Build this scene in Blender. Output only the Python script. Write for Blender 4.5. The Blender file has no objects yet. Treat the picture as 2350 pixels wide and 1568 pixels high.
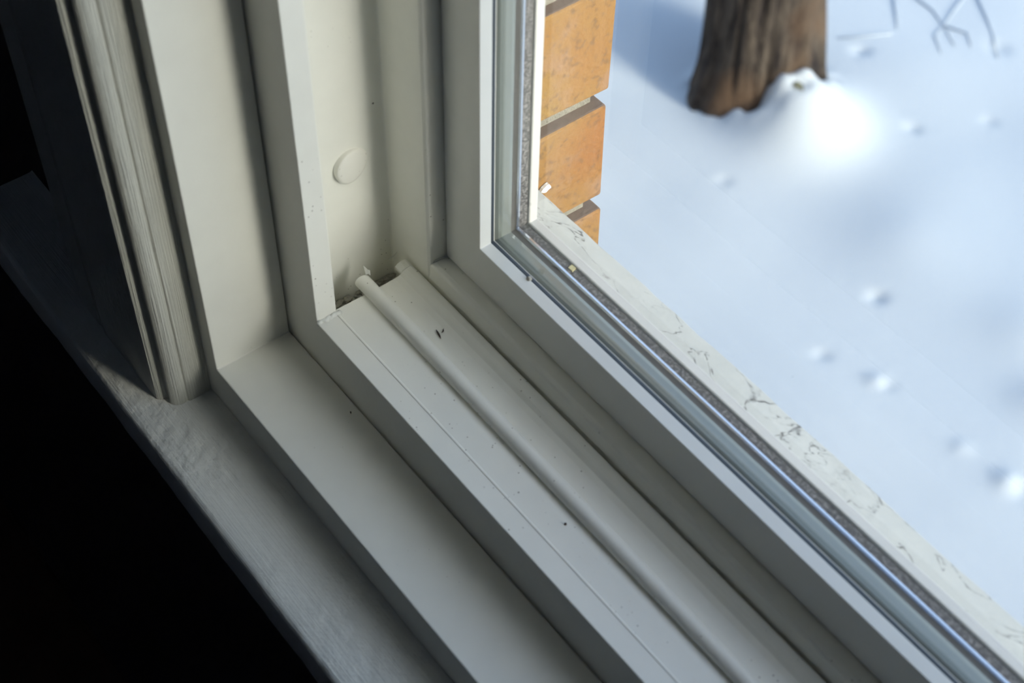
import bpy, bmesh, math, random
import numpy as np
from mathutils import Matrix, Vector
from mathutils import noise as mnoise

random.seed(7)
S = bpy.context.scene
COL = S.collection
U = 0.7          # metres per drawing unit (origin: inner corner of the window jamb box)

# ------------------------------------------------------------------ camera
cam_d = bpy.data.cameras.new('camera'); cam = bpy.data.objects.new('camera', cam_d); COL.objects.link(cam)
Rm = Matrix(((0.61042051, -0.60755051, 0.50820192), (0.791935, 0.45595827, -0.4061293), (0.01502519, 0.65037254, 0.75946679)))
M = Rm.to_4x4(); M.translation = Vector((0.5997, -0.2960, 0.7571)) * U
cam.matrix_world = M
cam_d.sensor_fit = 'HORIZONTAL'; cam_d.sensor_width = 36.0; cam_d.lens = 3562.26 / 2350 * 36.0
cam_d.clip_start = 0.01; cam_d.clip_end = 300
cam_d.dof.use_dof = True; cam_d.dof.focus_distance = 0.74; cam_d.dof.aperture_fstop = 13.0
S.camera = cam

# ------------------------------------------------------------------ colour management
S.view_settings.view_transform = 'Standard'; S.view_settings.look = 'None'
S.view_settings.gamma = 1.0; S.view_settings.use_curve_mapping = False
S.view_settings.exposure = 0.0
S.cycles.max_bounces = 24; S.cycles.diffuse_bounces = 16; S.cycles.transparent_max_bounces = 24

# ------------------------------------------------------------------ sky
SKY_BASE = 1.8
w = bpy.data.worlds.new('sky'); S.world = w; w.use_nodes = True
nt = w.node_tree; nt.nodes.clear()
wo = nt.nodes.new('ShaderNodeOutputWorld'); bg = nt.nodes.new('ShaderNodeBackground')
tc = nt.nodes.new('ShaderNodeTexCoord'); sx = nt.nodes.new('ShaderNodeSeparateXYZ'); cr = nt.nodes.new('ShaderNodeValToRGB')
nt.links.new(tc.outputs['Generated'], sx.inputs[0]); nt.links.new(sx.outputs['Z'], cr.inputs[0])
cr.color_ramp.elements[0].position = 0.0; cr.color_ramp.elements[0].color = (0.80, 0.90, 1.0, 1)
cr.color_ramp.elements[1].position = 0.8; cr.color_ramp.elements[1].color = (0.38, 0.58, 1.0, 1)
# bright hazy glow of the sky on the sun's side
glow = None
GLOW_AZ = 16.5
for e_, k_ in ((3, 22.0), (10, 37.0), (18, 44.0), (26, 42.0), (34, 34.0), (43, 22.0), (52, 14.0)):
    d = Vector((math.cos(math.radians(GLOW_AZ)) * math.cos(math.radians(e_)), math.sin(math.radians(GLOW_AZ)) * math.cos(math.radians(e_)), math.sin(math.radians(e_))))
    dp = nt.nodes.new('ShaderNodeVectorMath'); dp.operation = 'DOT_PRODUCT'; dp.inputs[1].default_value = d
    nt.links.new(tc.outputs['Generated'], dp.inputs[0])
    mxx = nt.nodes.new('ShaderNodeMath'); mxx.operation = 'MAXIMUM'; mxx.inputs[1].default_value = 0.0; nt.links.new(dp.outputs['Value'], mxx.inputs[0])
    pw_ = nt.nodes.new('ShaderNodeMath'); pw_.operation = 'POWER'; pw_.inputs[1].default_value = 200.0; nt.links.new(mxx.outputs[0], pw_.inputs[0])
    ml = nt.nodes.new('ShaderNodeMath'); ml.operation = 'MULTIPLY_ADD'; ml.inputs[1].default_value = k_; nt.links.new(pw_.outputs[0], ml.inputs[0])
    if glow: nt.links.new(glow, ml.inputs[2])
    else: ml.inputs[2].default_value = 0.0
    glow = ml.outputs[0]
vs = nt.nodes.new('ShaderNodeVectorMath'); vs.operation = 'SCALE'; vs.inputs[0].default_value = (1.0, 0.94, 0.84); nt.links.new(glow, vs.inputs['Scale'])
vb = nt.nodes.new('ShaderNodeVectorMath'); vb.operation = 'SCALE'; vb.inputs['Scale'].default_value = SKY_BASE; nt.links.new(cr.outputs[0], vb.inputs[0])
va_ = nt.nodes.new('ShaderNodeVectorMath'); va_.operation = 'ADD'; nt.links.new(vs.outputs[0], va_.inputs[0]); nt.links.new(vb.outputs[0], va_.inputs[1])
nt.links.new(va_.outputs[0], bg.inputs['Color']); bg.inputs['Strength'].default_value = 1.0
nt.links.new(bg.outputs[0], wo.inputs[0])

# ------------------------------------------------------------------ low winter sun, almost along the wall
sun_d = bpy.data.lights.new('sun', 'SUN'); sun = bpy.data.objects.new('sun', sun_d); COL.objects.link(sun)
az, el = math.radians(8.0), math.radians(13.0)
sd = Vector((math.cos(az) * math.cos(el), math.sin(az) * math.cos(el), math.sin(el)))
sun.rotation_euler = sd.to_track_quat('Z', 'Y').to_euler()
sun.location = sd * 20
sun_d.energy = 2.4; sun_d.color = (1.0, 0.90, 0.74); sun_d.angle = math.radians(1.0)

# ------------------------------------------------------------------ materials
def mat(name, col, rough=0.5, spec=0.5, metal=0.0):
    m = bpy.data.materials.new(name); m.use_nodes = True
    b = m.node_tree.nodes['Principled BSDF']
    b.inputs['Base Color'].default_value = (*col, 1); b.inputs['Roughness'].default_value = rough
    b.inputs['Specular IOR Level'].default_value = spec; b.inputs['Metallic'].default_value = metal
    return m
class N:
    """small node helper around one material"""
    def __init__(s, m): s.t = m.node_tree; s.b = s.t.nodes['Principled BSDF']; s.tc = s.t.nodes.new('ShaderNodeTexCoord')
    def new(s, t, **k):
        n = s.t.nodes.new(t)
        for a, v in k.items(): setattr(n, a, v)
        return n
    def link(s, a, b): s.t.links.new(a, b)
    def mapping(s, scale):
        n = s.new('ShaderNodeMapping'); n.inputs['Scale'].default_value = scale
        s.link(s.tc.outputs['Object'], n.inputs[0]); return n.outputs[0]
    def noise(s, scale, detail=3, vec=None, rough=0.5):
        n = s.new('ShaderNodeTexNoise'); n.inputs['Scale'].default_value = scale
        n.inputs['Detail'].default_value = detail; n.inputs['Roughness'].default_value = rough
        s.link(vec or s.tc.outputs['Object'], n.inputs['Vector']); return n.outputs['Fac']
    def ramp(s, src, p0, p1, c0=(0, 0, 0), c1=(1, 1, 1)):
        n = s.new('ShaderNodeValToRGB'); e = n.color_ramp.elements
        e[0].position = p0; e[1].position = p1; e[0].color = (*c0, 1); e[1].color = (*c1, 1)
        s.link(src, n.inputs[0]); return n.outputs[0]
    def math(s, op, a, b=None):
        n = s.new('ShaderNodeMath', operation=op)
        for i, v in enumerate((a, b)):
            if v is None: continue
            if isinstance(v, (int, float)): n.inputs[i].default_value = v
            else: s.link(v, n.inputs[i])
        return n.outputs[0]
    def mix(s, fac, a, b):
        n = s.new('ShaderNodeMix', data_type='RGBA')
        for i, v in ((0, fac), (6, a), (7, b)):
            if isinstance(v, (int, float)): n.inputs[i].default_value = v
            elif isinstance(v, tuple): n.inputs[i].default_value = (*v, 1)
            else: s.link(v, n.inputs[i])
        return n.outputs[2]
    def base(s, c): s.link(c, s.b.inputs['Base Color'])
    def bump(s, h, strength=0.3, dist=0.001):
        n = s.new('ShaderNodeBump'); n.inputs['Strength'].default_value = strength; n.inputs['Distance'].default_value = dist
        s.link(h, n.inputs['Height']); s.link(n.outputs[0], s.b.inputs['Normal'])

def specks(n, scale, size, gate_scale, gate):
    v = n.new('ShaderNodeTexVoronoi'); v.inputs['Scale'].default_value = scale
    n.link(n.tc.outputs['Object'], v.inputs['Vector'])
    sep = n.new('ShaderNodeSeparateColor'); n.link(v.outputs['Color'], sep.inputs[0])
    rad = n.math('MULTIPLY', sep.outputs[0], size)
    dot = n.math('LESS_THAN', v.outputs['Distance'], rad)
    pick = n.math('GREATER_THAN', sep.outputs[1], 0.45)
    g = n.ramp(n.noise(gate_scale, 2), gate, gate + 0.12)
    return n.math('MULTIPLY', n.math('MULTIPLY', dot, pick), g)

def vinyl(name, col, rough=0.32, dirt=0.75, gate=0.5):
    m = mat(name, col, rough, 0.4); n = N(m)
    sp = specks(n, 420, 0.16, 22, gate)
    soft = n.ramp(n.noise(60, 4), 0.35, 0.7)
    c = n.mix(soft, tuple(x * 0.97 for x in col), col)
    n.base(n.mix(n.math('MULTIPLY', sp, dirt), c, (0.22, 0.19, 0.15)))
    n.bump(n.noise(300, 2), 0.04, 0.0004)
    return m
CW = (0.90, 0.895, 0.83)
M_vinyl = vinyl('frame_vinyl', CW)
M_track = vinyl('track_vinyl', CW, 0.30, 0.8, 0.42)
M_sash = vinyl('sash_vinyl', (0.86, 0.86, 0.82), 0.28, 0.4, 0.6)
M_box = vinyl('jamb_paint', (0.87, 0.865, 0.79), 0.36, 0.4, 0.62)

def painted(name, col, stretch, streak, lump):
    m = mat(name, col, 0.42, 0.4); n = N(m)
    a = n.noise(1.0, 4, n.mapping(stretch), 0.6); b = n.noise(140, 3)
    g = n.ramp(n.noise(9, 2), 0.4, 0.6)
    h = n.math('ADD', n.math('MULTIPLY', a, streak), n.math('MULTIPLY', n.math('MULTIPLY', b, g), lump))
    n.base(n.mix(n.ramp(n.noise(30, 3), 0.3, 0.75), tuple(x * 0.93 for x in col), col))
    n.bump(h, 0.9, 0.0011)
    return m
M_stool = painted('stool_paint', (0.86, 0.86, 0.79), (14, 700, 700), 0.35, 1.8)
M_case = painted('casing_paint', (0.86, 0.86, 0.77), (1700, 1700, 26), 2.2, 0.2)
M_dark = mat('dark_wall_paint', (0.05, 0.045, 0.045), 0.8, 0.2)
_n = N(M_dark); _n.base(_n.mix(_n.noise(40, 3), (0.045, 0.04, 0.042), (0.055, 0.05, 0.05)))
M_room = mat('room_wall_paint', (0.5, 0.53, 0.62), 0.9, 0.1)
_n = N(M_room); _n.base(_n.mix(_n.noise(6, 3), (0.62, 0.65, 0.76), (0.68, 0.71, 0.80)))
M_floor = mat('dark_floor_boards', (0.06, 0.035, 0.022), 0.5, 0.3)
_n = N(M_floor); _n.base(_n.mix(_n.noise(1.0, 3, _n.mapping((2, 30, 2))), (0.13, 0.09, 0.06), (0.18, 0.12, 0.08)))
M_gasket = mat('grey_rubber', (0.14, 0.17, 0.20), 0.55, 0.25)
_n = N(M_gasket); _n.base(_n.mix(_n.noise(90, 3), (0.055, 0.07, 0.085), (0.085, 0.10, 0.12))); _n.bump(_n.noise(1, 2, _n.mapping((40, 900, 40))), 0.2, 0.0005)
M_spacer = mat('pale_spacer', (0.50, 0.52, 0.49), 0.22, 0.6, 0.25)
_n = N(M_spacer); _n.base(_n.mix(_n.noise(1, 2, _n.mapping((8, 260, 8))), (0.20, 0.225, 0.20), (0.27, 0.285, 0.25))); _n.bump(_n.noise(1, 2, _n.mapping((6, 420, 6))), 0.25, 0.0006)
M_seal = mat('taupe_sealant', (0.19, 0.18, 0.16), 0.4, 0.5)
_n = N(M_seal); _n.base(_n.mix(_n.noise(120, 3), (0.07, 0.065, 0.055), (0.10, 0.09, 0.08)))
M_bar = mat('pane_edge_metal', (0.62, 0.68, 0.76), 0.16, 0.5, 0.9)
_n = N(M_bar); _n.base(_n.mix(_n.noise(25, 2), (0.56, 0.62, 0.72), (0.70, 0.74, 0.80)))
M_tape = mat('speckled_glazing_tape', (0.12, 0.115, 0.12), 0.7, 0.3)
_n = N(M_tape); _n.base(_n.mix(_n.ramp(_n.noise(900, 3), 0.45, 0.68), (0.055, 0.052, 0.056), (0.20, 0.195, 0.195))); _n.bump(_n.noise(900, 2), 0.5, 0.0004)
M_lip = vinyl('exterior_vinyl', (0.46, 0.455, 0.435), 0.35, 0.3, 0.6)

M_out = mat('weathered_white_sill', (0.80, 0.81, 0.77), 0.6, 0.3); n = N(M_out)
warp = n.new('ShaderNodeTexNoise'); warp.inputs['Scale'].default_value = 14; warp.inputs['Detail'].default_value = 2
n.link(n.tc.outputs['Object'], warp.inputs['Vector'])
va = n.new('ShaderNodeVectorMath', operation='MULTIPLY_ADD'); n.link(warp.outputs['Color'], va.inputs[0]); va.inputs[1].default_value = (0.05, 0.05, 0.05)
n.link(n.tc.outputs['Object'], va.inputs[2])
mp = n.new('ShaderNodeMapping'); mp.inputs['Scale'].default_value = (38, 85, 38); mp.inputs['Rotation'].default_value = (0, 0, math.radians(-18)); n.link(va.outputs[0], mp.inputs[0])
line = n.math('ABSOLUTE', n.math('SUBTRACT', n.noise(1.0, 3, mp.outputs[0]), 0.5))
line = n.ramp(line, 0.004, 0.013, (1, 1, 1), (0, 0, 0))
gate = n.ramp(n.noise(26, 3), 0.36, 0.50)
brk = n.ramp(n.noise(500, 3), 0.35, 0.6)
mp2 = n.new('ShaderNodeMapping'); mp2.inputs['Scale'].default_value = (70, 210, 70); mp2.inputs['Rotation'].default_value = (0, 0, math.radians(-30)); n.link(va.outputs[0], mp2.inputs[0])
line2 = n.math('ABSOLUTE', n.math('SUBTRACT', n.noise(1.0, 4, mp2.outputs[0]), 0.52))
line2 = n.ramp(line2, 0.004, 0.016, (1, 1, 1), (0, 0, 0))
line2 = n.math('MULTIPLY', line2, n.ramp(n.noise(17, 2), 0.50, 0.62))
crack = n.math('MULTIPLY', n.math('MAXIMUM', n.math('MULTIPLY', line, gate), line2), brk)
smud = n.ramp(n.noise(160, 5, None, 0.75), 0.52, 0.72)
smudg = n.math('MULTIPLY', n.math('MULTIPLY', smud, n.ramp(n.noise(22, 3), 0.45, 0.65)), 0.35)
c = n.mix(n.ramp(n.noise(35, 3), 0.3, 0.75), (0.42, 0.425, 0.395), (0.48, 0.485, 0.455))
c = n.mix(smudg, c, (0.28, 0.28, 0.25))
n.base(n.mix(n.math('MULTIPLY', crack, 0.9), c, (0.05, 0.045, 0.04)))
n.bump(n.noise(250, 4), 0.25, 0.0006)

M_brick = mat('orange_brick', (0.5, 0.24, 0.09), 0.85, 0.2); n = N(M_brick)
base_c = n.mix(n.ramp(n.noise(12, 4), 0.35, 0.68), (0.245, 0.102, 0.028), (0.25, 0.145, 0.038))
base_c = n.mix(n.ramp(n.noise(45, 3), 0.5, 0.75), base_c, (0.27, 0.16, 0.10))
n.base(n.mix(n.math('MULTIPLY', n.ramp(n.noise(330, 3), 0.56, 0.66), 0.6), base_c, (0.11, 0.06, 0.03)))
n.bump(n.math('ADD', n.noise(400, 4), n.math('MULTIPLY', n.noise(60, 3), 1.5)), 0.5, 0.0012)
M_mortar = mat('sandy_mortar', (0.46, 0.42, 0.33), 0.95, 0.1); n = N(M_mortar)
n.base(n.mix(n.noise(90, 4), (0.18, 0.165, 0.135), (0.29, 0.27, 0.22))); n.bump(n.noise(500, 4), 0.8, 0.002)
M_snow = mat('snow', (0.86, 0.90, 0.94), 0.7, 0.2); n = N(M_snow)
n.base(n.mix(n.ramp(n.noise(1.2, 3), 0.35, 0.7), (0.46, 0.50, 0.525), (0.49, 0.52, 0.535))); n.bump(n.noise(60, 4), 0.15, 0.004)
M_bark = mat('rough_grey_bark', (0.13, 0.10, 0.075), 0.9, 0.2); n = N(M_bark)
st = n.noise(1.0, 5, n.mapping((42, 42, 6)), 0.7)
cb = n.mix(n.ramp(st, 0.38, 0.62), (0.018, 0.014, 0.013), (0.115, 0.092, 0.070))
cb = n.mix(n.ramp(n.noise(5, 2), 0.5, 0.66), cb, (0.13, 0.082, 0.05))
n.base(cb); n.bump(st, 1.0, 0.02)
M_branch_shadow = mat('branch_shadow_tone', (0.42, 0.44, 0.48), 0.9, 0.1)  # grey that imitates branch shadow on the snow
_n = N(M_branch_shadow); _n.base(_n.mix(_n.noise(30, 2), (0.34, 0.38, 0.42), (0.40, 0.44, 0.48)))
M_leaf = mat('dry_olive_leaf', (0.30, 0.28, 0.14), 0.8, 0.1)
_n = N(M_leaf); _n.base(_n.mix(_n.noise(60, 2), (0.14, 0.14, 0.09), (0.20, 0.19, 0.12)))
M_husk = mat('dark_brown_husk', (0.05, 0.035, 0.03), 0.6, 0.2)
_n = N(M_husk); _n.base(_n.mix(_n.noise(800, 2), (0.03, 0.02, 0.018), (0.09, 0.06, 0.05)))
M_grit = mat('grey_grit', (0.20, 0.19, 0.16), 0.9, 0.1)
_n = N(M_grit); _n.base(_n.mix(_n.noise(700, 3), (0.22, 0.21, 0.18), (0.60, 0.58, 0.52))); _n.bump(_n.noise(700, 3), 0.8, 0.001)
M_caulk = mat('white_caulk', (0.80, 0.82, 0.77), 0.3, 0.5)
_n = N(M_caulk); _n.base(_n.mix(_n.noise(300, 2), (0.66, 0.67, 0.62), (0.82, 0.83, 0.79))); _n.bump(_n.noise(500, 3), 0.5, 0.001)
M_yellow = mat('yellowed_label', (0.42, 0.38, 0.20), 0.6, 0.2)
_n = N(M_yellow); _n.base(_n.mix(_n.noise(600, 2), (0.38, 0.34, 0.18), (0.48, 0.44, 0.26)))
M_cap = vinyl('cap_paint', (0.88, 0.87, 0.81), 0.45, 0.5, 0.3)

M_glass = bpy.data.materials.new('window_glass'); M_glass.use_nodes = True
t = M_glass.node_tree; t.nodes.clear()
o_ = t.nodes.new('ShaderNodeOutputMaterial'); tr = t.nodes.new('ShaderNodeBsdfTransparent'); gl = t.nodes.new('ShaderNodeBsdfGlossy')
lw = t.nodes.new('ShaderNodeLayerWeight'); mx = t.nodes.new('ShaderNodeMixShader'); lw.inputs['Blend'].default_value = 0.5
pw = t.nodes.new('ShaderNodeMath'); pw.operation = 'POWER'; pw.inputs[1].default_value = 5.0
ma = t.nodes.new('ShaderNodeMath'); ma.operation = 'MULTIPLY_ADD'; ma.inputs[1].default_value = 0.96; ma.inputs[2].default_value = 0.04
gl.inputs['Roughness'].default_value = 0.0
tr.inputs['Color'].default_value = (0.975, 0.985, 0.98, 1)
t.links.new(lw.outputs['Facing'], pw.inputs[0]); t.links.new(pw.outputs[0], ma.inputs[0])
t.links.new(ma.outputs[0], mx.inputs[0]); t.links.new(tr.outputs[0], mx.inputs[1]); t.links.new(gl.outputs[0], mx.inputs[2]); t.links.new(mx.outputs[0], o_.inputs[0])

# ------------------------------------------------------------------ builders
def link(name, verts, faces, m, parent=None, smooth=False, bevel=0.0, seg=2, scale=True):
    me = bpy.data.meshes.new(name)
    k = U if scale else 1.0
    me.from_pydata([(v[0] * k, v[1] * k, v[2] * k) for v in verts], [], faces)
    bm = bmesh.new(); bm.from_mesh(me); bmesh.ops.recalc_face_normals(bm, faces=bm.faces); bm.to_mesh(me); bm.free()
    if smooth:
        for p in me.polygons: p.use_smooth = True
    me.materials.append(m)
    o = bpy.data.objects.new(name, me); COL.objects.link(o)
    if parent: o.parent = parent
    if bevel:
        b = o.modifiers.new('bevel', 'BEVEL'); b.width = bevel * U; b.segments = seg; b.limit_method = 'ANGLE'; b.angle_limit = math.radians(35)
    return o
def struct(o, label=None):
    o['kind'] = 'structure'
    if label: o['label'] = label
    return o
def tag(o, label, cat, group=None):
    o['label'] = label; o['category'] = cat
    if group: o['group'] = group
    return o
def empty(name, loc=(0, 0, 0)):
    o = bpy.data.objects.new(name, None); COL.objects.link(o); o.location = Vector(loc) * U; o.empty_display_size = 0.02
    return o
def box_vf(x0, x1, y0, y1, z0, z1, off=0):
    v = [(x0, y0, z0), (x1, y0, z0), (x1, y1, z0), (x0, y1, z0), (x0, y0, z1), (x1, y0, z1), (x1, y1, z1), (x0, y1, z1)]
    f = [(0, 3, 2, 1), (4, 5, 6, 7), (0, 1, 5, 4), (1, 2, 6, 5), (2, 3, 7, 6), (3, 0, 4, 7)]
    return v, [tuple(i + off for i in q) for q in f]
def boxes(name, lst, m, parent=None, bevel=0.0):
    V, F = [], []
    for b in lst:
        v, f = box_vf(*b, off=len(V)); V += v; F += f
    return link(name, V, F, m, parent, bevel=bevel)
XR, ZT = 1.26, 1.60      # far jamb and head of the window opening
def ring(name, prof, m, parent=None, bevel=0.0, smooth=False):
    """closed profile (y, x, z) swept round the four sides of the window with mitred corners"""
    V, F = [], []
    for (y, x, z) in prof: V += [(x, y, z), (XR - x, y, z), (XR - x, y, ZT - z), (x, y, ZT - z)]
    n = len(prof)
    for i in range(n):
        j = (i + 1) % n
        for k in range(4):
            l = (k + 1) % 4
            F.append((i * 4 + k, i * 4 + l, j * 4 + l, j * 4 + k))
    return link(name, V, F, m, parent, bevel=bevel, smooth=smooth)
def extrude_x(name, prof, x0, x1, m, parent=None, bevel=0.0, smooth=False):
    n = len(prof); V = [(x0, y, z) for y, z in prof] + [(x1, y, z) for y, z in prof]
    F = [(i, (i + 1) % n, n + (i + 1) % n, n + i) for i in range(n)] + [tuple(range(n)), tuple(range(2 * n - 1, n - 1, -1))]
    return link(name, V, F, m, parent, bevel=bevel, smooth=smooth)
def extrude_z(name, prof, z0, z1, m, parent=None, bevel=0.0, smooth=False):
    n = len(prof); V = [(x, y, z0) for x, y in prof] + [(x, y, z1) for x, y in prof]
    F = [(i, (i + 1) % n, n + (i + 1) % n, n + i) for i in range(n)] + [tuple(range(n)), tuple(range(2 * n - 1, n - 1, -1))]
    return link(name, V, F, m, parent, bevel=bevel, smooth=smooth)
def arc(cx, cy, r, a0, a1, n):
    return [(cx + r * math.cos(math.radians(a0 + (a1 - a0) * i / n)), cy + r * math.sin(math.radians(a0 + (a1 - a0) * i / n))) for i in range(n + 1)]

# ------------------------------------------------------------------ room shell
YI, YO = -0.0545, 0.150   # inner face and brick line of the window wall
X0, X1, Z0, Z1 = -3.4, 3.8, -1.25, 2.3
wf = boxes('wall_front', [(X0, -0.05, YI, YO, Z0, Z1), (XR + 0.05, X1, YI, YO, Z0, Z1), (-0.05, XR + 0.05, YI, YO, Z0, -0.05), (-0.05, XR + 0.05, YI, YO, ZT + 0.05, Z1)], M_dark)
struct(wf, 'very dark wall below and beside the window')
struct(boxes('floor', [(X0, X1, -5.0, YI, Z0 - 0.1, Z0)], M_floor))
struct(boxes('ceiling', [(X0, X1, -5.0, YI, Z1, Z1 + 0.1)], M_room))
struct(boxes('wall_left', [(X0 - 0.1, X0, -5.0, YI, Z0, Z1)], M_room))
struct(boxes('wall_right', [(X1, X1 + 0.1, -5.0, YI, Z0, Z1)], M_room))
struct(boxes('wall_back', [(X0, X1, -5.1, -5.0, Z0, Z1)], M_room))

# ------------------------------------------------------------------ window
win = struct(empty('window_1', (0, 0, 0)), 'white window frame with a sliding sash and double glazing')
# jamb box (deep painted reveal + ledge)
ring('jamb_box', [(-0.0545, -0.05, -0.05), (-0.0545, 0, 0), (-0.0004, 0, 0), (-0.0004, -0.05, -0.05)], M_box, win, bevel=0.0009)
# outer frame: front flange
HX, HZ = 0.0372, 0.0409
ring('window_frame', [(0.0004, -0.045, -0.045), (0.0004, HX, HZ), (0.0148, HX, HZ), (0.0148, 0.012, 0.012), (0.0148, -0.045, -0.045)], M_vinyl, win, bevel=0.0006)
# side channel of the jamb: flat pocket, then a stop facing the room
XP = 0.009
chan = [(-0.045, 0.0148), (XP, 0.0148), (XP, 0.0750), (0.0100, 0.0757), (0.0490, 0.0757), (0.0512, 0.0766), (0.0513, 0.1480), (-0.045, 0.1480)]
extrude_z('side_channel', chan, -0.04, ZT + 0.04, M_vinyl, win, bevel=0.0006)
extrude_z('side_channel', [(XR - x, y) for x, y in chan], -0.04, ZT + 0.04, M_vinyl, win, bevel=0.0006)
# floor of the channel and the stop behind the track
extrude_x('channel_floor', [(0.0149, -0.04), (0.0149, 0.0125), (0.0756, 0.0125), (0.0756, -0.04)], XP - 0.01, XR - XP + 0.01, M_vinyl, win)
extrude_x('sill_stop', [(0.0759, -0.04), (0.0759, 0.0445), (0.0763, 0.0480), (0.0764, 0.0556), (0.0774, 0.0570), (0.0800, 0.0578), (0.1480, 0.0578), (0.1480, -0.04)], 0.03, XR - 0.03, M_vinyl, win, bevel=0.0005)
# track insert that ends short of the jamb: flat strip, hollow tube ridge, rounded lip
tp = [(0.0149, 0.020), (0.0149, 0.0407), (0.0300, 0.0406), (0.0378, 0.0404), (0.0490, 0.0404), (0.0600, 0.0406), (0.0640, 0.0414), (0.0665, 0.0432), (0.0690, 0.0442), (0.0722, 0.0444), (0.0738, 0.0438), (0.0741, 0.0425), (0.0738, 0.0400), (0.0700, 0.0380), (0.0650, 0.020)]
ti = extrude_x('track_insert', tp, 0.0345, XR - 0.0345, M_track, win, bevel=0.0004)
lipend = extrude_x('track_lip_end', [(0.0652, 0.0400), (0.0652, 0.0422), (0.0668, 0.0436), (0.0690, 0.0443), (0.0722, 0.0445), (0.0738, 0.0438), (0.0740, 0.0400)], 0.0275, 0.0346, M_track, win, bevel=0.0004)
extrude_x('bead_line', [(0.0130, 0.0400), (0.0141, 0.0413), (0.0150, 0.0413), (0.0160, 0.0402), (0.0156, 0.0398)], 0.0375, XR - 0.0375, M_vinyl, win)
# hollow tube ridge
def tube_x(name, y, z, ro, ri, x0, x1, m, parent, n=24, slant=0.0):
    V, F = [], []
    for xx, r, s in ((x0, ri, 1), (x0, ro, 1), (x1, ro, 0), (x1, ri, 0)):
        for i in range(n):
            a = 2 * math.pi * i / n
            V.append((xx + s * slant * math.cos(a), y + r * math.cos(a), z + r * math.sin(a)))
    for k in range(4):
        l = (k + 1) % 4
        for i in range(n):
            j = (i + 1) % n; F.append((k * n + i, k * n + j, l * n + j, l * n + i))
    return link(name, V, F, m, parent, smooth=True)
tb = tube_x('tube_ridge', 0.0416, 0.0428, 0.0050, 0.0040, 0.0262, XR - 0.0262, M_track, win, slant=0.001)
tb.modifiers.new('es', 'EDGE_SPLIT').split_angle = math.radians(50)
# ragged flap at the tube end
link('torn_flap', [(0.0262, 0.0440, 0.0472), (0.0258, 0.0462, 0.0462), (0.0222, 0.0452, 0.0512), (0.0236, 0.0470, 0.0478), (0.0250, 0.0478, 0.0480), (0.0270, 0.0468, 0.0455),
                   (0.0268, 0.0440, 0.0476), (0.0264, 0.0462, 0.0466), (0.0226, 0.0454, 0.0514), (0.0242, 0.0471, 0.0482), (0.0256, 0.0479, 0.0484), (0.0276, 0.0468, 0.0459)],
     [(0, 1, 2), (1, 3, 2), (1, 4, 3), (1, 5, 4), (6, 8, 7), (7, 8, 9), (7, 9, 10), (7, 10, 11), (0, 2, 8, 6), (2, 3, 9, 8), (3, 4, 10, 9), (4, 5, 11, 10), (5, 1, 7, 11)[:3], (0, 6, 7, 1)], M_caulk, tb)
# screw cap on the pocket wall
def lathe_x(name, cx, cy, cz, prof, m, parent, n=48, wob=0.0):
    V, F = [], []
    for d, r in prof:
        for i in range(n):
            a = 2 * math.pi * i / n; rr = r * (1 + wob * math.sin(3 * a + 1) + wob * 0.6 * math.sin(5 * a))
            V.append((cx + d - (0.16 * rr * math.cos(a) if d > 0 else 0), cy + rr * math.cos(a), cz + rr * math.sin(a)))
    for k in range(len(prof) - 1):
        for i in range(n):
            j = (i + 1) % n; F.append((k * n + i, k * n + j, (k + 1) * n + j, (k + 1) * n + i))
    F.append(tuple(range((len(prof) - 1) * n, len(prof) * n)))
    return link(name, V, F, m, parent, smooth=True)
cap = lathe_x('screw_cap', XP, 0.0502, 0.1240, [(-0.001, 0.0120), (0.0016, 0.0120), (0.0024, 0.0116), (0.0031, 0.0098), (0.0036, 0.0064), (0.0037, 0.0022), (0.0037, 0.0004)], M_cap, win, wob=0.010)
cap['label'] = 'round domed white screw cap'

# sash ring and glazing
sash = empty('sash'); sash.parent = win
EX, EZ = 0.0869, 0.0932
def R_(pts): return [(y, EX + d, EZ + d) for y, d in pts]
ring('sash_frame', [(0.0878, 0.0526, 0.0592), (0.0878, EX, EZ), (0.0962, EX, EZ + 0.0003), (0.0965, EX - 0.003, EZ - 0.003), (0.1240, EX - 0.004, EZ - 0.004), (0.1240, 0.0526, 0.0592)], M_sash, sash, bevel=0.0004)
ring('glazing_gasket', R_([(0.0963, -0.008), (0.0963, -0.0012), (0.0975, -0.0006), (0.0988, -0.0012), (0.1003, -0.0028), (0.1003, -0.008)]), M_gasket, sash)
ring('spacer_bar', R_([(0.1012, -0.008), (0.1012, -0.0026), (0.1026, -0.0016), (0.1060, -0.0011), (0.1100, -0.0011), (0.1125, -0.0018), (0.1125, -0.008)]), M_spacer, sash)
ring('edge_sealant', R_([(0.1126, -0.008), (0.1126, -0.0022), (0.1157, -0.0014), (0.1157, -0.008)]), M_seal, sash)
ring('pane_edge', R_([(0.1158, -0.008), (0.1158, -0.0012), (0.1170, -0.0007), (0.1185, -0.0011), (0.1185, -0.008)]), M_bar, sash)  # bright refracted edge of the outer pane, put in as pale metal
ring('glazing_tape', R_([(0.1186, -0.008), (0.1186, -0.0020), (0.1242, -0.0010), (0.1242, -0.008)]), M_tape, sash)
ring('outer_lip', R_([(0.1243, -0.020), (0.1243, 0.0004), (0.1250, 0.0009), (0.1303, 0.0005), (0.1310, 0.0), (0.1310, -0.020)]), M_lip, sash, bevel=0.0003)
for yy, nm in ((0.1005, 'inner'), (0.1166, 'outer')):
    v, f = box_vf(EX - 0.0075, XR - EX + 0.0075, yy, yy + 0.0004, EZ - 0.0075, ZT - EZ + 0.0075)
    g = link('glass_pane', v, f, M_glass, sash); g['label'] = nm + ' pane of clear glass'
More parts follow.
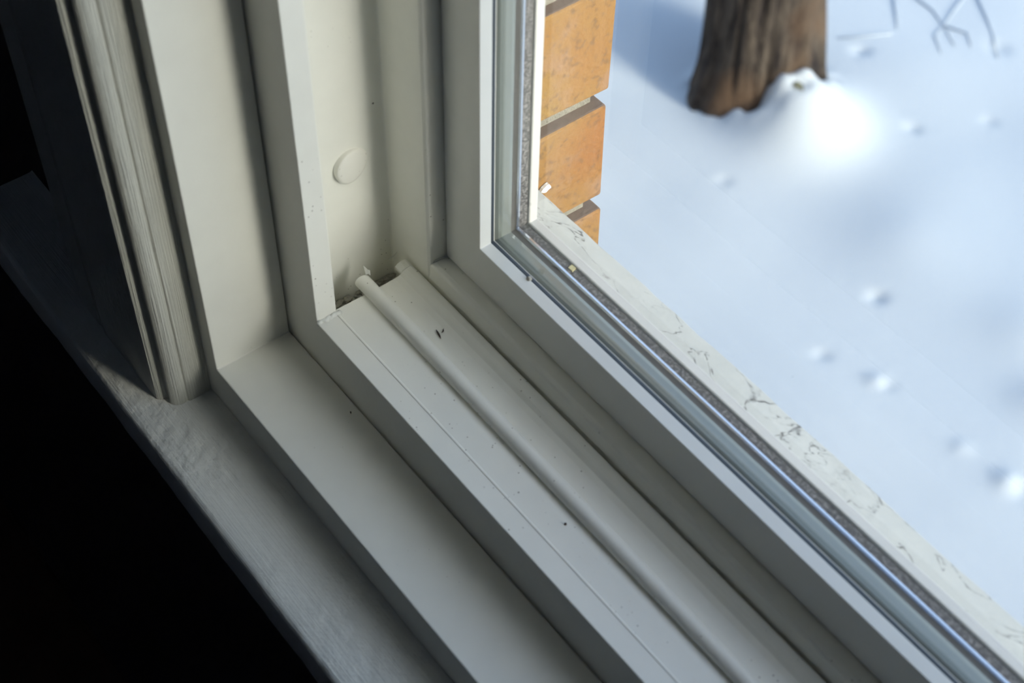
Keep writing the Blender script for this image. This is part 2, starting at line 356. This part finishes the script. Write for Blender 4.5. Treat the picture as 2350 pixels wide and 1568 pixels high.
v, f = box_vf(-0.0020, 0.0020, -0.0017, 0.0017, -0.0008, 0.0004)
yl = link('label_fleck', [(0.1312 + a * 0.92 - b * 0.15, 0.1224 + b + a * 0.05, 0.0925 + c_) for a, b, c_ in v], f, M_yellow, sash)
yl['label'] = 'small yellowed square of tape'
# caulk bead where the jamb flange meets the sill flange
def worm(name, pts, rad, m, parent=None, n=8, jit=0.25, seed=1):
    rnd = random.Random(seed); V, F = [], []
    P = [Vector(p) for p in pts]
    for i, p in enumerate(P):
        d = (P[min(i + 1, len(P) - 1)] - P[max(i - 1, 0)]).normalized()
        up = Vector((0, 0, 1)) if abs(d.z) < 0.9 else Vector((1, 0, 0))
        a = d.cross(up).normalized(); b = a.cross(d)
        r = (rad[i] if isinstance(rad, (list, tuple)) else rad)
        for k in range(n):
            t_ = 2 * math.pi * k / n; rr = r * (1 + jit * (rnd.random() - 0.5) * 2)
            V.append(tuple(p + a * math.cos(t_) * rr + b * math.sin(t_) * rr))
    for i in range(len(P) - 1):
        for k in range(n):
            l = (k + 1) % n; F.append((i * n + k, i * n + l, (i + 1) * n + l, (i + 1) * n + k))
    F.append(tuple(range(n))); F.append(tuple(range((len(P) - 1) * n, len(P) * n)))
    return link(name, V, F, m, parent, smooth=True)
worm('caulk_bead', [(0.0378 + 0.0006 * math.sin(i * 1.7), 0.0000 + 0.0165 * i / 13, 0.0410 + 0.0004 * math.sin(i * 2.3)) for i in range(14)], [0.0012 + 0.0008 * abs(math.sin(i * 1.1)) for i in range(14)], M_caulk, win, jit=0.35)
worm('weld_bead', [(0.0500, 0.0775, 0.0575), (0.0515, 0.0800, 0.0583), (0.0518, 0.0835, 0.0582), (0.0518, 0.0872, 0.0580)], 0.0007, M_vinyl, win, jit=0.2)
# exterior sill board
def wav(x, s): return mnoise.noise(Vector((x * 14, s, 0)))
nx = 160; V, F = [], []
rows = [(0.1312, 0.040), (0.1312, 0.0815), (0.1380, 0.0808), (0.1465, 0.0798), (0.1535, 0.0788), (0.1566, 0.0782), (0.1580, 0.0765), (0.1580, 0.040), (0.1400, 0.030)]
for i in range(nx + 1):
    x = -0.02 + (XR + 0.04) * i / nx
    for k, (yy, zz) in enumerate(rows):
        e = 0.0011 * wav(x, 3) + 0.0006 * wav(x * 4, 9) if 4 <= k <= 7 else 0
        h = 0.0004 * wav(x * 3, k * 2.0) if 2 <= k <= 5 else 0
        V.append((x, yy + e, zz + h))
nr = len(rows)
for i in range(nx):
    for k in range(nr):
        l = (k + 1) % nr; F.append((i * nr + k, i * nr + l, (i + 1) * nr + l, (i + 1) * nr + k))
F.append(tuple(range(nr))); F.append(tuple(range(nx * nr, (nx + 1) * nr)))
link('exterior_sill', V, F, M_out, win)['label'] = 'weathered white outer sill with dark scratches'

# ------------------------------------------------------------------ stool (interior sill board)
ZS = -0.034
nx = 260; V, F = [], []
rows = [(-0.0546, ZS - 0.04), (-0.0546, ZS + 0.0012), (-0.0570, ZS + 0.0003), (-0.0650, ZS), (-0.0950, ZS), (-0.1040, ZS - 0.0002), (-0.1068, ZS - 0.0012), (-0.1080, ZS - 0.0036), (-0.1080, ZS - 0.030), (-0.1060, ZS - 0.034), (-0.0900, ZS - 0.04)]
xa, xb = -0.272, XR + 0.272
for i in range(nx + 1):
    x = xa + (xb - xa) * i / nx
    for k, (yy, zz) in enumerate(rows):
        e = 0.0007 * mnoise.noise(Vector((x * 22, k * 0.3, 1))) + 0.0005 * mnoise.noise(Vector((x * 90, 2, k * 0.5))) if 4 <= k <= 9 else 0
        V.append((x, yy + e, zz + e * 0.4))
nr = len(rows)
for i in range(nx):
    for k in range(nr):
        l = (k + 1) % nr; F.append((i * nr + k, i * nr + l, (i + 1) * nr + l, (i + 1) * nr + k))
F.append(tuple(range(nr))); F.append(tuple(range(nx * nr, (nx + 1) * nr)))
st_ = struct(link('trim_1', V, F, M_stool), 'white painted window stool with a rough front edge')
for p in st_.data.polygons: p.use_smooth = True
st_.modifiers.new('es', 'EDGE_SPLIT').split_angle = math.radians(50)

# ------------------------------------------------------------------ casing
def casing_prof():
    p = [(-0.0145, YI + 0.0003), (-0.0145, -0.0704), (-0.0158, -0.0712)]
    p += [(x, y) for x, y in arc(-0.0222, -0.0748, 0.0070, 25, -80, 12)]
    p += [(-0.0220, -0.0800), (-0.0250, -0.0798), (-0.0262, -0.0824), (-0.0268, -0.0852), (-0.0285, -0.0868), (-0.0330, -0.0872)]
    p += [(-0.100, -0.0868), (-0.1035, -0.0840), (-0.1045, -0.0820), (-0.1060, -0.0840), (-0.1080, -0.0862), (-0.1330, -0.0862), (-0.1350, -0.0840), (-0.1350, YI + 0.0003)]
    return p
cp = casing_prof()
cs = extrude_z('trim_2', cp, ZS, ZT + 0.14, M_case); struct(cs, 'moulded white casing left of the window, brushed paint')
struct(extrude_z('trim_3', [(XR - x, y) for x, y in cp], ZS, ZT + 0.14, M_case), 'moulded white casing right of the window')
struct(extrude_x('trim_4', [(y, ZT - x) for x, y in cp], -0.0225, XR + 0.0225, M_case), 'moulded white casing over the window')

# ------------------------------------------------------------------ brick wall outside
bw = struct(empty('wall_exterior', (0, 0, 0)), 'orange brick wall round the outside of the window')
BY0, BY1, BX = 0.1505, 0.2505, 0.0155
def brick_vf(x0, x1, y0, y1, z0, z1, rnd, off, c=0.0012):
    v, f = box_vf(x0, x1, y0, y1, z0, z1, off)
    v = [(a + rnd.uniform(-c, c), b + rnd.uniform(-c, c), d + rnd.uniform(-c, c)) for a, b, d in v]
    return v, f
rnd = random.Random(3); V, F = [], []; V2, F2 = [], []
for k in range(-22, 16):
    zt = 0.0728 + 0.0974 * k; zb = zt - 0.0832
    for side in (0, 1):
        xe = BX; first = 0.30 if k % 2 else 0.145
        while xe > -1.4:
            L = first; first = 0.30
            x0 = xe - L + 0.006; x1 = xe - (0.0 if xe == BX else 0.006)
            j = rnd.uniform(-0.0010, 0.0010)
            if side == 0: a = (x0, x1 + (j if xe == BX else 0), BY0, BY1 + j, zb, zt)
            else: a = (XR - x1, XR - x0, BY0, BY1 + j, zb, zt)
            v, f = brick_vf(*a, rnd, len(V)); V += v; F += f
            xe -= L
    if zt < -0.06:          # courses under the opening
        xx = BX + 0.006
        while xx < XR - BX:
            v, f = brick_vf(xx, min(xx + 0.288, XR - BX - 0.006), BY0 + 0.03, BY1, zb, zt, rnd, len(V)); V += v; F += f; xx += 0.30
    if zb > ZT:
        xx = BX + 0.006
        while xx < XR - BX:
            v, f = brick_vf(xx, min(xx + 0.288, XR - BX - 0.006), BY0, BY1, zb, zt, rnd, len(V)); V += v; F += f; xx += 0.30
b_ = link('brick', V, F, M_brick, bw, bevel=0.0022, seg=3)
M_ledge = mat('stained_skylit_brick', (0.15, 0.10, 0.075), 0.95, 0.1); _n = N(M_ledge)  # mortar smear, with the sky-lit tone of brick tops painted into it
_n.base(_n.mix(_n.noise(120, 4), (0.115, 0.072, 0.052), (0.19, 0.135, 0.105))); _n.bump(_n.noise(400, 3), 0.5, 0.001)
b_.data.materials.append(M_ledge)
for p in b_.data.polygons:
    if p.normal.z > 0.9: p.material_index = 1
sp = []; rs = random.Random(4)
for i in range(11):
    a = 2 * math.pi * i / 11; r = 0.0036 * rs.uniform(0.55, 1.25)
    sp.append((0.0174, 0.1968 + 1.25 * r * math.cos(a), 0.0275 + r * math.sin(a)))
sp2 = [(0.0150, y, z) for _, y, z in sp]
so = link('paint_splash', sp + sp2, [tuple(range(11)), tuple(range(21, 10, -1))] + [(i, (i + 1) % 11, 11 + (i + 1) % 11, 11 + i) for i in range(11)], M_caulk, bw)
so['label'] = 'small white paint splash on the brick'
MB = [(-1.41, BX - 0.010, BY0, BY1 - 0.0095, -2.25, 1.75), (XR - BX + 0.010, XR + 1.41, BY0, BY1 - 0.0095, -2.25, 1.75), (BX - 0.010, XR - BX + 0.010, BY0 + 0.035, BY1 - 0.0095, -2.25, -0.130), (BX - 0.010, XR - BX + 0.010, BY0 + 0.001, BY1 - 0.0095, ZT + 0.0, 1.75)]
boxes('mortar', MB, M_mortar, bw)

# ------------------------------------------------------------------ snow
GZ = -2.2
pits = [(-1.6564, 2.82, .022, -.012), (-1.3262, 2.6919, .020, -.009), (-1.4916, 2.1089, .018, -.006), (-0.9345, 2.1346, .020, -.012), (-0.8782, 1.8786, .018, -.008),
        (-0.7384, 1.9245, .022, .009), (-0.71, 1.935, .016, -.006), (-0.3377, 1.9439, .030, .014), (-0.300, 1.95, .03, -.006), (-0.4712, 1.9351, .022, .006), (-0.62, 2.35, .10, .012), (-1.05, 2.35, .12, .010),
        (-0.45, 2.2, .07, .012), (-1.42, 3.17, .03, -.008), (-1.22, 2.9, .02, -.006)]
def snow_h(x, y):
    h = 0.022 * mnoise.noise(Vector((x * 0.9, y * 0.9, 0))) + 0.012 * mnoise.noise(Vector((x * 2.6, y * 2.6, 4)))
    dx, dy = x + 1.55, y - 2.45
    u, v = (dx * 0.90 + dy * 0.43), (-dx * 0.43 + dy * 0.90)
    h += 0.155 * math.exp(-(u / 0.15) ** 2 - (v / 0.15) ** 2)
    h -= 0.05 * math.exp(-(((x + 1.86) / 0.22) ** 2 + ((y - 2.38) / 0.2) ** 2))
    rt = math.hypot(x + 1.73, y - 2.47)
    h += 0.055 * math.exp(-(max(rt - 0.17, 0) / 0.035) ** 2) * mnoise.noise(Vector((x * 16, y * 16, 7)))
    for px, py, s, a in pits:
        d2 = ((x - px) ** 2 + (y - py) ** 2) / (s * s)
        if d2 < 9: h += a * math.exp(-d2)
    return h
xs = list(np.linspace(-60, -4, 16)) + list(np.arange(-3.8, -2.5, 0.1)) + list(np.arange(-2.5, 0.3, 0.012)) + list(np.arange(0.3, 2, 0.1)) + list(np.linspace(2.2, 60, 16))
ys = [0.16, 0.3, 0.5, 0.8, 1.1, 1.3] + list(np.arange(1.5, 3.7, 0.014)) + list(np.arange(3.7, 5, 0.1)) + list(np.linspace(5.2, 70, 18))
V = [(x, y, GZ + snow_h(x, y)) for y in ys for x in xs]; nxs = len(xs)
F = [(j * nxs + i, j * nxs + i + 1, (j + 1) * nxs + i + 1, (j + 1) * nxs + i) for j in range(len(ys) - 1) for i in range(nxs - 1)]
sn = link('snow_ground', V, F, M_snow, smooth=True); struct(sn, 'smooth snow cover with a bright mound by the tree')
sn['category'] = 'snow'

# ------------------------------------------------------------------ tree
tree = tag(empty('tree', (-1.73, 2.47, GZ)), 'rough grey-brown tree trunk standing in the snow', 'tree')
V, F = [], []; nA, nZ = 96, 90; Ht = 3.2
for k in range(nZ + 1):
    q = k / nZ; z = -0.12 + Ht * q * q * 0.6 + Ht * q * 0.4
    flare = 0.035 * math.exp(-max(z, 0) / 0.12)
    for i in range(nA):
        a = 2 * math.pi * i / nA
        rdg = 0.016 * mnoise.noise(Vector((math.cos(a) * 5, math.sin(a) * 5, z * 1.3))) + 0.020 * mnoise.noise(Vector((math.cos(a) * 13, math.sin(a) * 13, z * 3)))
        r = 0.158 + flare * (1 + 0.8 * math.sin(3 * a + 0.6)) + rdg - 0.012 * z
        V.append((r * math.cos(a) - 0.10 * z, r * math.sin(a) + 0.03 * z, z))
for k in range(nZ):
    for i in range(nA):
        j = (i + 1) % nA; F.append((k * nA + i, k * nA + j, (k + 1) * nA + j, (k + 1) * nA + i))
F.append(tuple(range(nA))); F.append(tuple(range(nZ * nA, (nZ + 1) * nA)))
link('trunk', V, F, M_bark, tree, smooth=True)

# faint branch shadows on the snow, imitated by thin greyed strands
def gp(x, y, dz=0.004): return (x, y, GZ + snow_h(x, y) + dz)
paths = [[(-1.6555, 2.95), (-1.70, 2.87), (-1.7434, 2.8065)], [(-1.7344, 3.1425), (-1.66, 3.14), (-1.59, 3.11), (-1.5017, 3.063)], [(-1.6451, 3.2632), (-1.62, 3.19), (-1.59, 3.11), (-1.57, 3.05), (-1.50, 3.00)],
         [(-1.59, 3.11), (-1.52, 3.14), (-1.47, 3.10)], [(-1.6207, 3.2962), (-1.53, 3.24), (-1.47, 3.20), (-1.39, 3.13)], [(-1.775, 3.0876), (-1.71, 3.03), (-1.66, 2.98)]]
V, F = [], []
tw = None
for pi, P in enumerate(paths):
    o = worm('shadow_tmp', [gp(*p, dz=0.001 + 0.001 * (i % 2)) for i, p in enumerate(P)], [0.005 - 0.0035 * i / (len(P) - 1) for i in range(len(P))], M_branch_shadow, jit=0.1, seed=pi)
    off = len(V); V += [tuple(v.co / U) for v in o.data.vertices]; F += [tuple(i + off for i in p.vertices) for p in o.data.polygons]
    me = o.data; bpy.data.objects.remove(o); bpy.data.meshes.remove(me)
tag(link('branch_shadow', V, F, M_branch_shadow, smooth=True), 'faint forked branch shadow on the snow, built as thin grey strands, upper right', 'shadow')
# dry leaf on the bright mound
lx, ly = -1.545, 2.42; lz = GZ + snow_h(lx, ly)
V = []; 
for dz in (0.0, 0.002):
    V += [(lx - .022, ly - .006, lz + .006 + dz), (lx - .006, ly - .012, lz + .007 + dz), (lx + .020, ly + .0, lz + .002 + dz), (lx + .004, ly + .012, lz + .008 + dz), (lx - .014, ly + .009, lz + .010 + dz)]
F = [(0, 1, 2, 3, 4), (5, 6, 7, 8, 9)] + [(i, (i + 1) % 5, 5 + (i + 1) % 5, 5 + i) for i in range(5)]
tag(link('dry_leaf', V, F, M_leaf), 'small dry olive leaf on the bright snow mound beside the tree', 'leaf')

# ------------------------------------------------------------------ small debris on the sill
def sliver(name, p0, p1, r, m, label, cat, group=None, bend=(0, 0, 0)):
    p0, p1 = Vector(p0), Vector(p1); mid = (p0 + p1) / 2 + Vector(bend)
    o = worm(name, [p0, (p0 + mid) / 2, mid, (mid + p1) / 2, p1], [r * .25, r, r * 1.1, r * .8, r * .2], m, jit=0.2, seed=len(label))
    return tag(o, label, cat, group)
sliver('dark_splinter', (0.0853, 0.0556, 0.0412), (0.0930, 0.0536, 0.0412), 0.0006, M_husk, 'longer dark brown splinter on the white track beside the tube ridge', 'splinter')
sliver('dark_splinter', (0.0872, 0.0598, 0.0411), (0.0893, 0.0566, 0.0411), 0.0004, M_husk, 'shorter thin dark splinter just right of the longer splinter', 'splinter', bend=(0.0006, 0.0, 0))
sliver('dark_speck', (0.2428, 0.0301, 0.0411), (0.2440, 0.0288, 0.0411), 0.0007, M_husk, 'tiny black speck on the flat white strip left of the tube ridge', 'speck')
sliver('thin_dark_sliver', (0.0786, -0.0056, 0.0005), (0.0802, -0.0066, 0.0005), 0.0004, M_husk, 'tiny dark sliver on the painted ledge by the frame step', 'splinter')
sliver('white_fibre', (0.0100, 0.0720, 0.0300), (0.0160, 0.0750, 0.0400), 0.00045, M_caulk, 'short white fibre stuck on the jamb just above the sill corner', 'fibre', bend=(0.0004, 0, -0.0003))
sliver('black_speck', (0.0093, 0.0682, 0.1620), (0.0094, 0.0690, 0.1628), 0.0004, M_husk, 'tiny black speck on the jamb above the round screw cap', 'speck')
# crumb on the edge of the sash by the gasket
bm = bmesh.new(); bmesh.ops.create_icosphere(bm, subdivisions=2, radius=0.0016 * U)
for v in bm.verts: v.co *= 1 + 0.5 * mnoise.noise(v.co * 900)
for v in bm.verts: v.co += Vector((0.1236, 0.0960, 0.0938)) * U
me = bpy.data.meshes.new('grey_crumb'); bm.to_mesh(me); bm.free(); me.materials.append(M_grit)
o = bpy.data.objects.new('grey_crumb', me); COL.objects.link(o); tag(o, 'small grey crumb stuck on the sash edge beside the dark gasket', 'crumb')
# grit packed in the gap between track end and jamb
bm = bmesh.new(); rg = random.Random(5)
for i in range(150):
    c = Vector((rg.uniform(0.0100, 0.0270), rg.uniform(0.016, 0.0740), 0.0128 + rg.uniform(0, 0.004))) * U
    r = rg.uniform(0.0006, 0.0026) * U
    res = bmesh.ops.create_icosphere(bm, subdivisions=1, radius=r)
    sc = Vector((rg.uniform(.6, 1.4), rg.uniform(.6, 2.2), rg.uniform(.5, 1)))
    for v in res['verts']: v.co = Vector((v.co.x * sc.x, v.co.y * sc.y, v.co.z * sc.z)) + c
me = bpy.data.meshes.new('gap_grit'); bm.to_mesh(me); bm.free(); me.materials.append(M_grit)
o = bpy.data.objects.new('gap_grit', me); COL.objects.link(o); tag(o, 'grey grit packed in the gap between track end and jamb', 'grit'); o['kind'] = 'stuff'
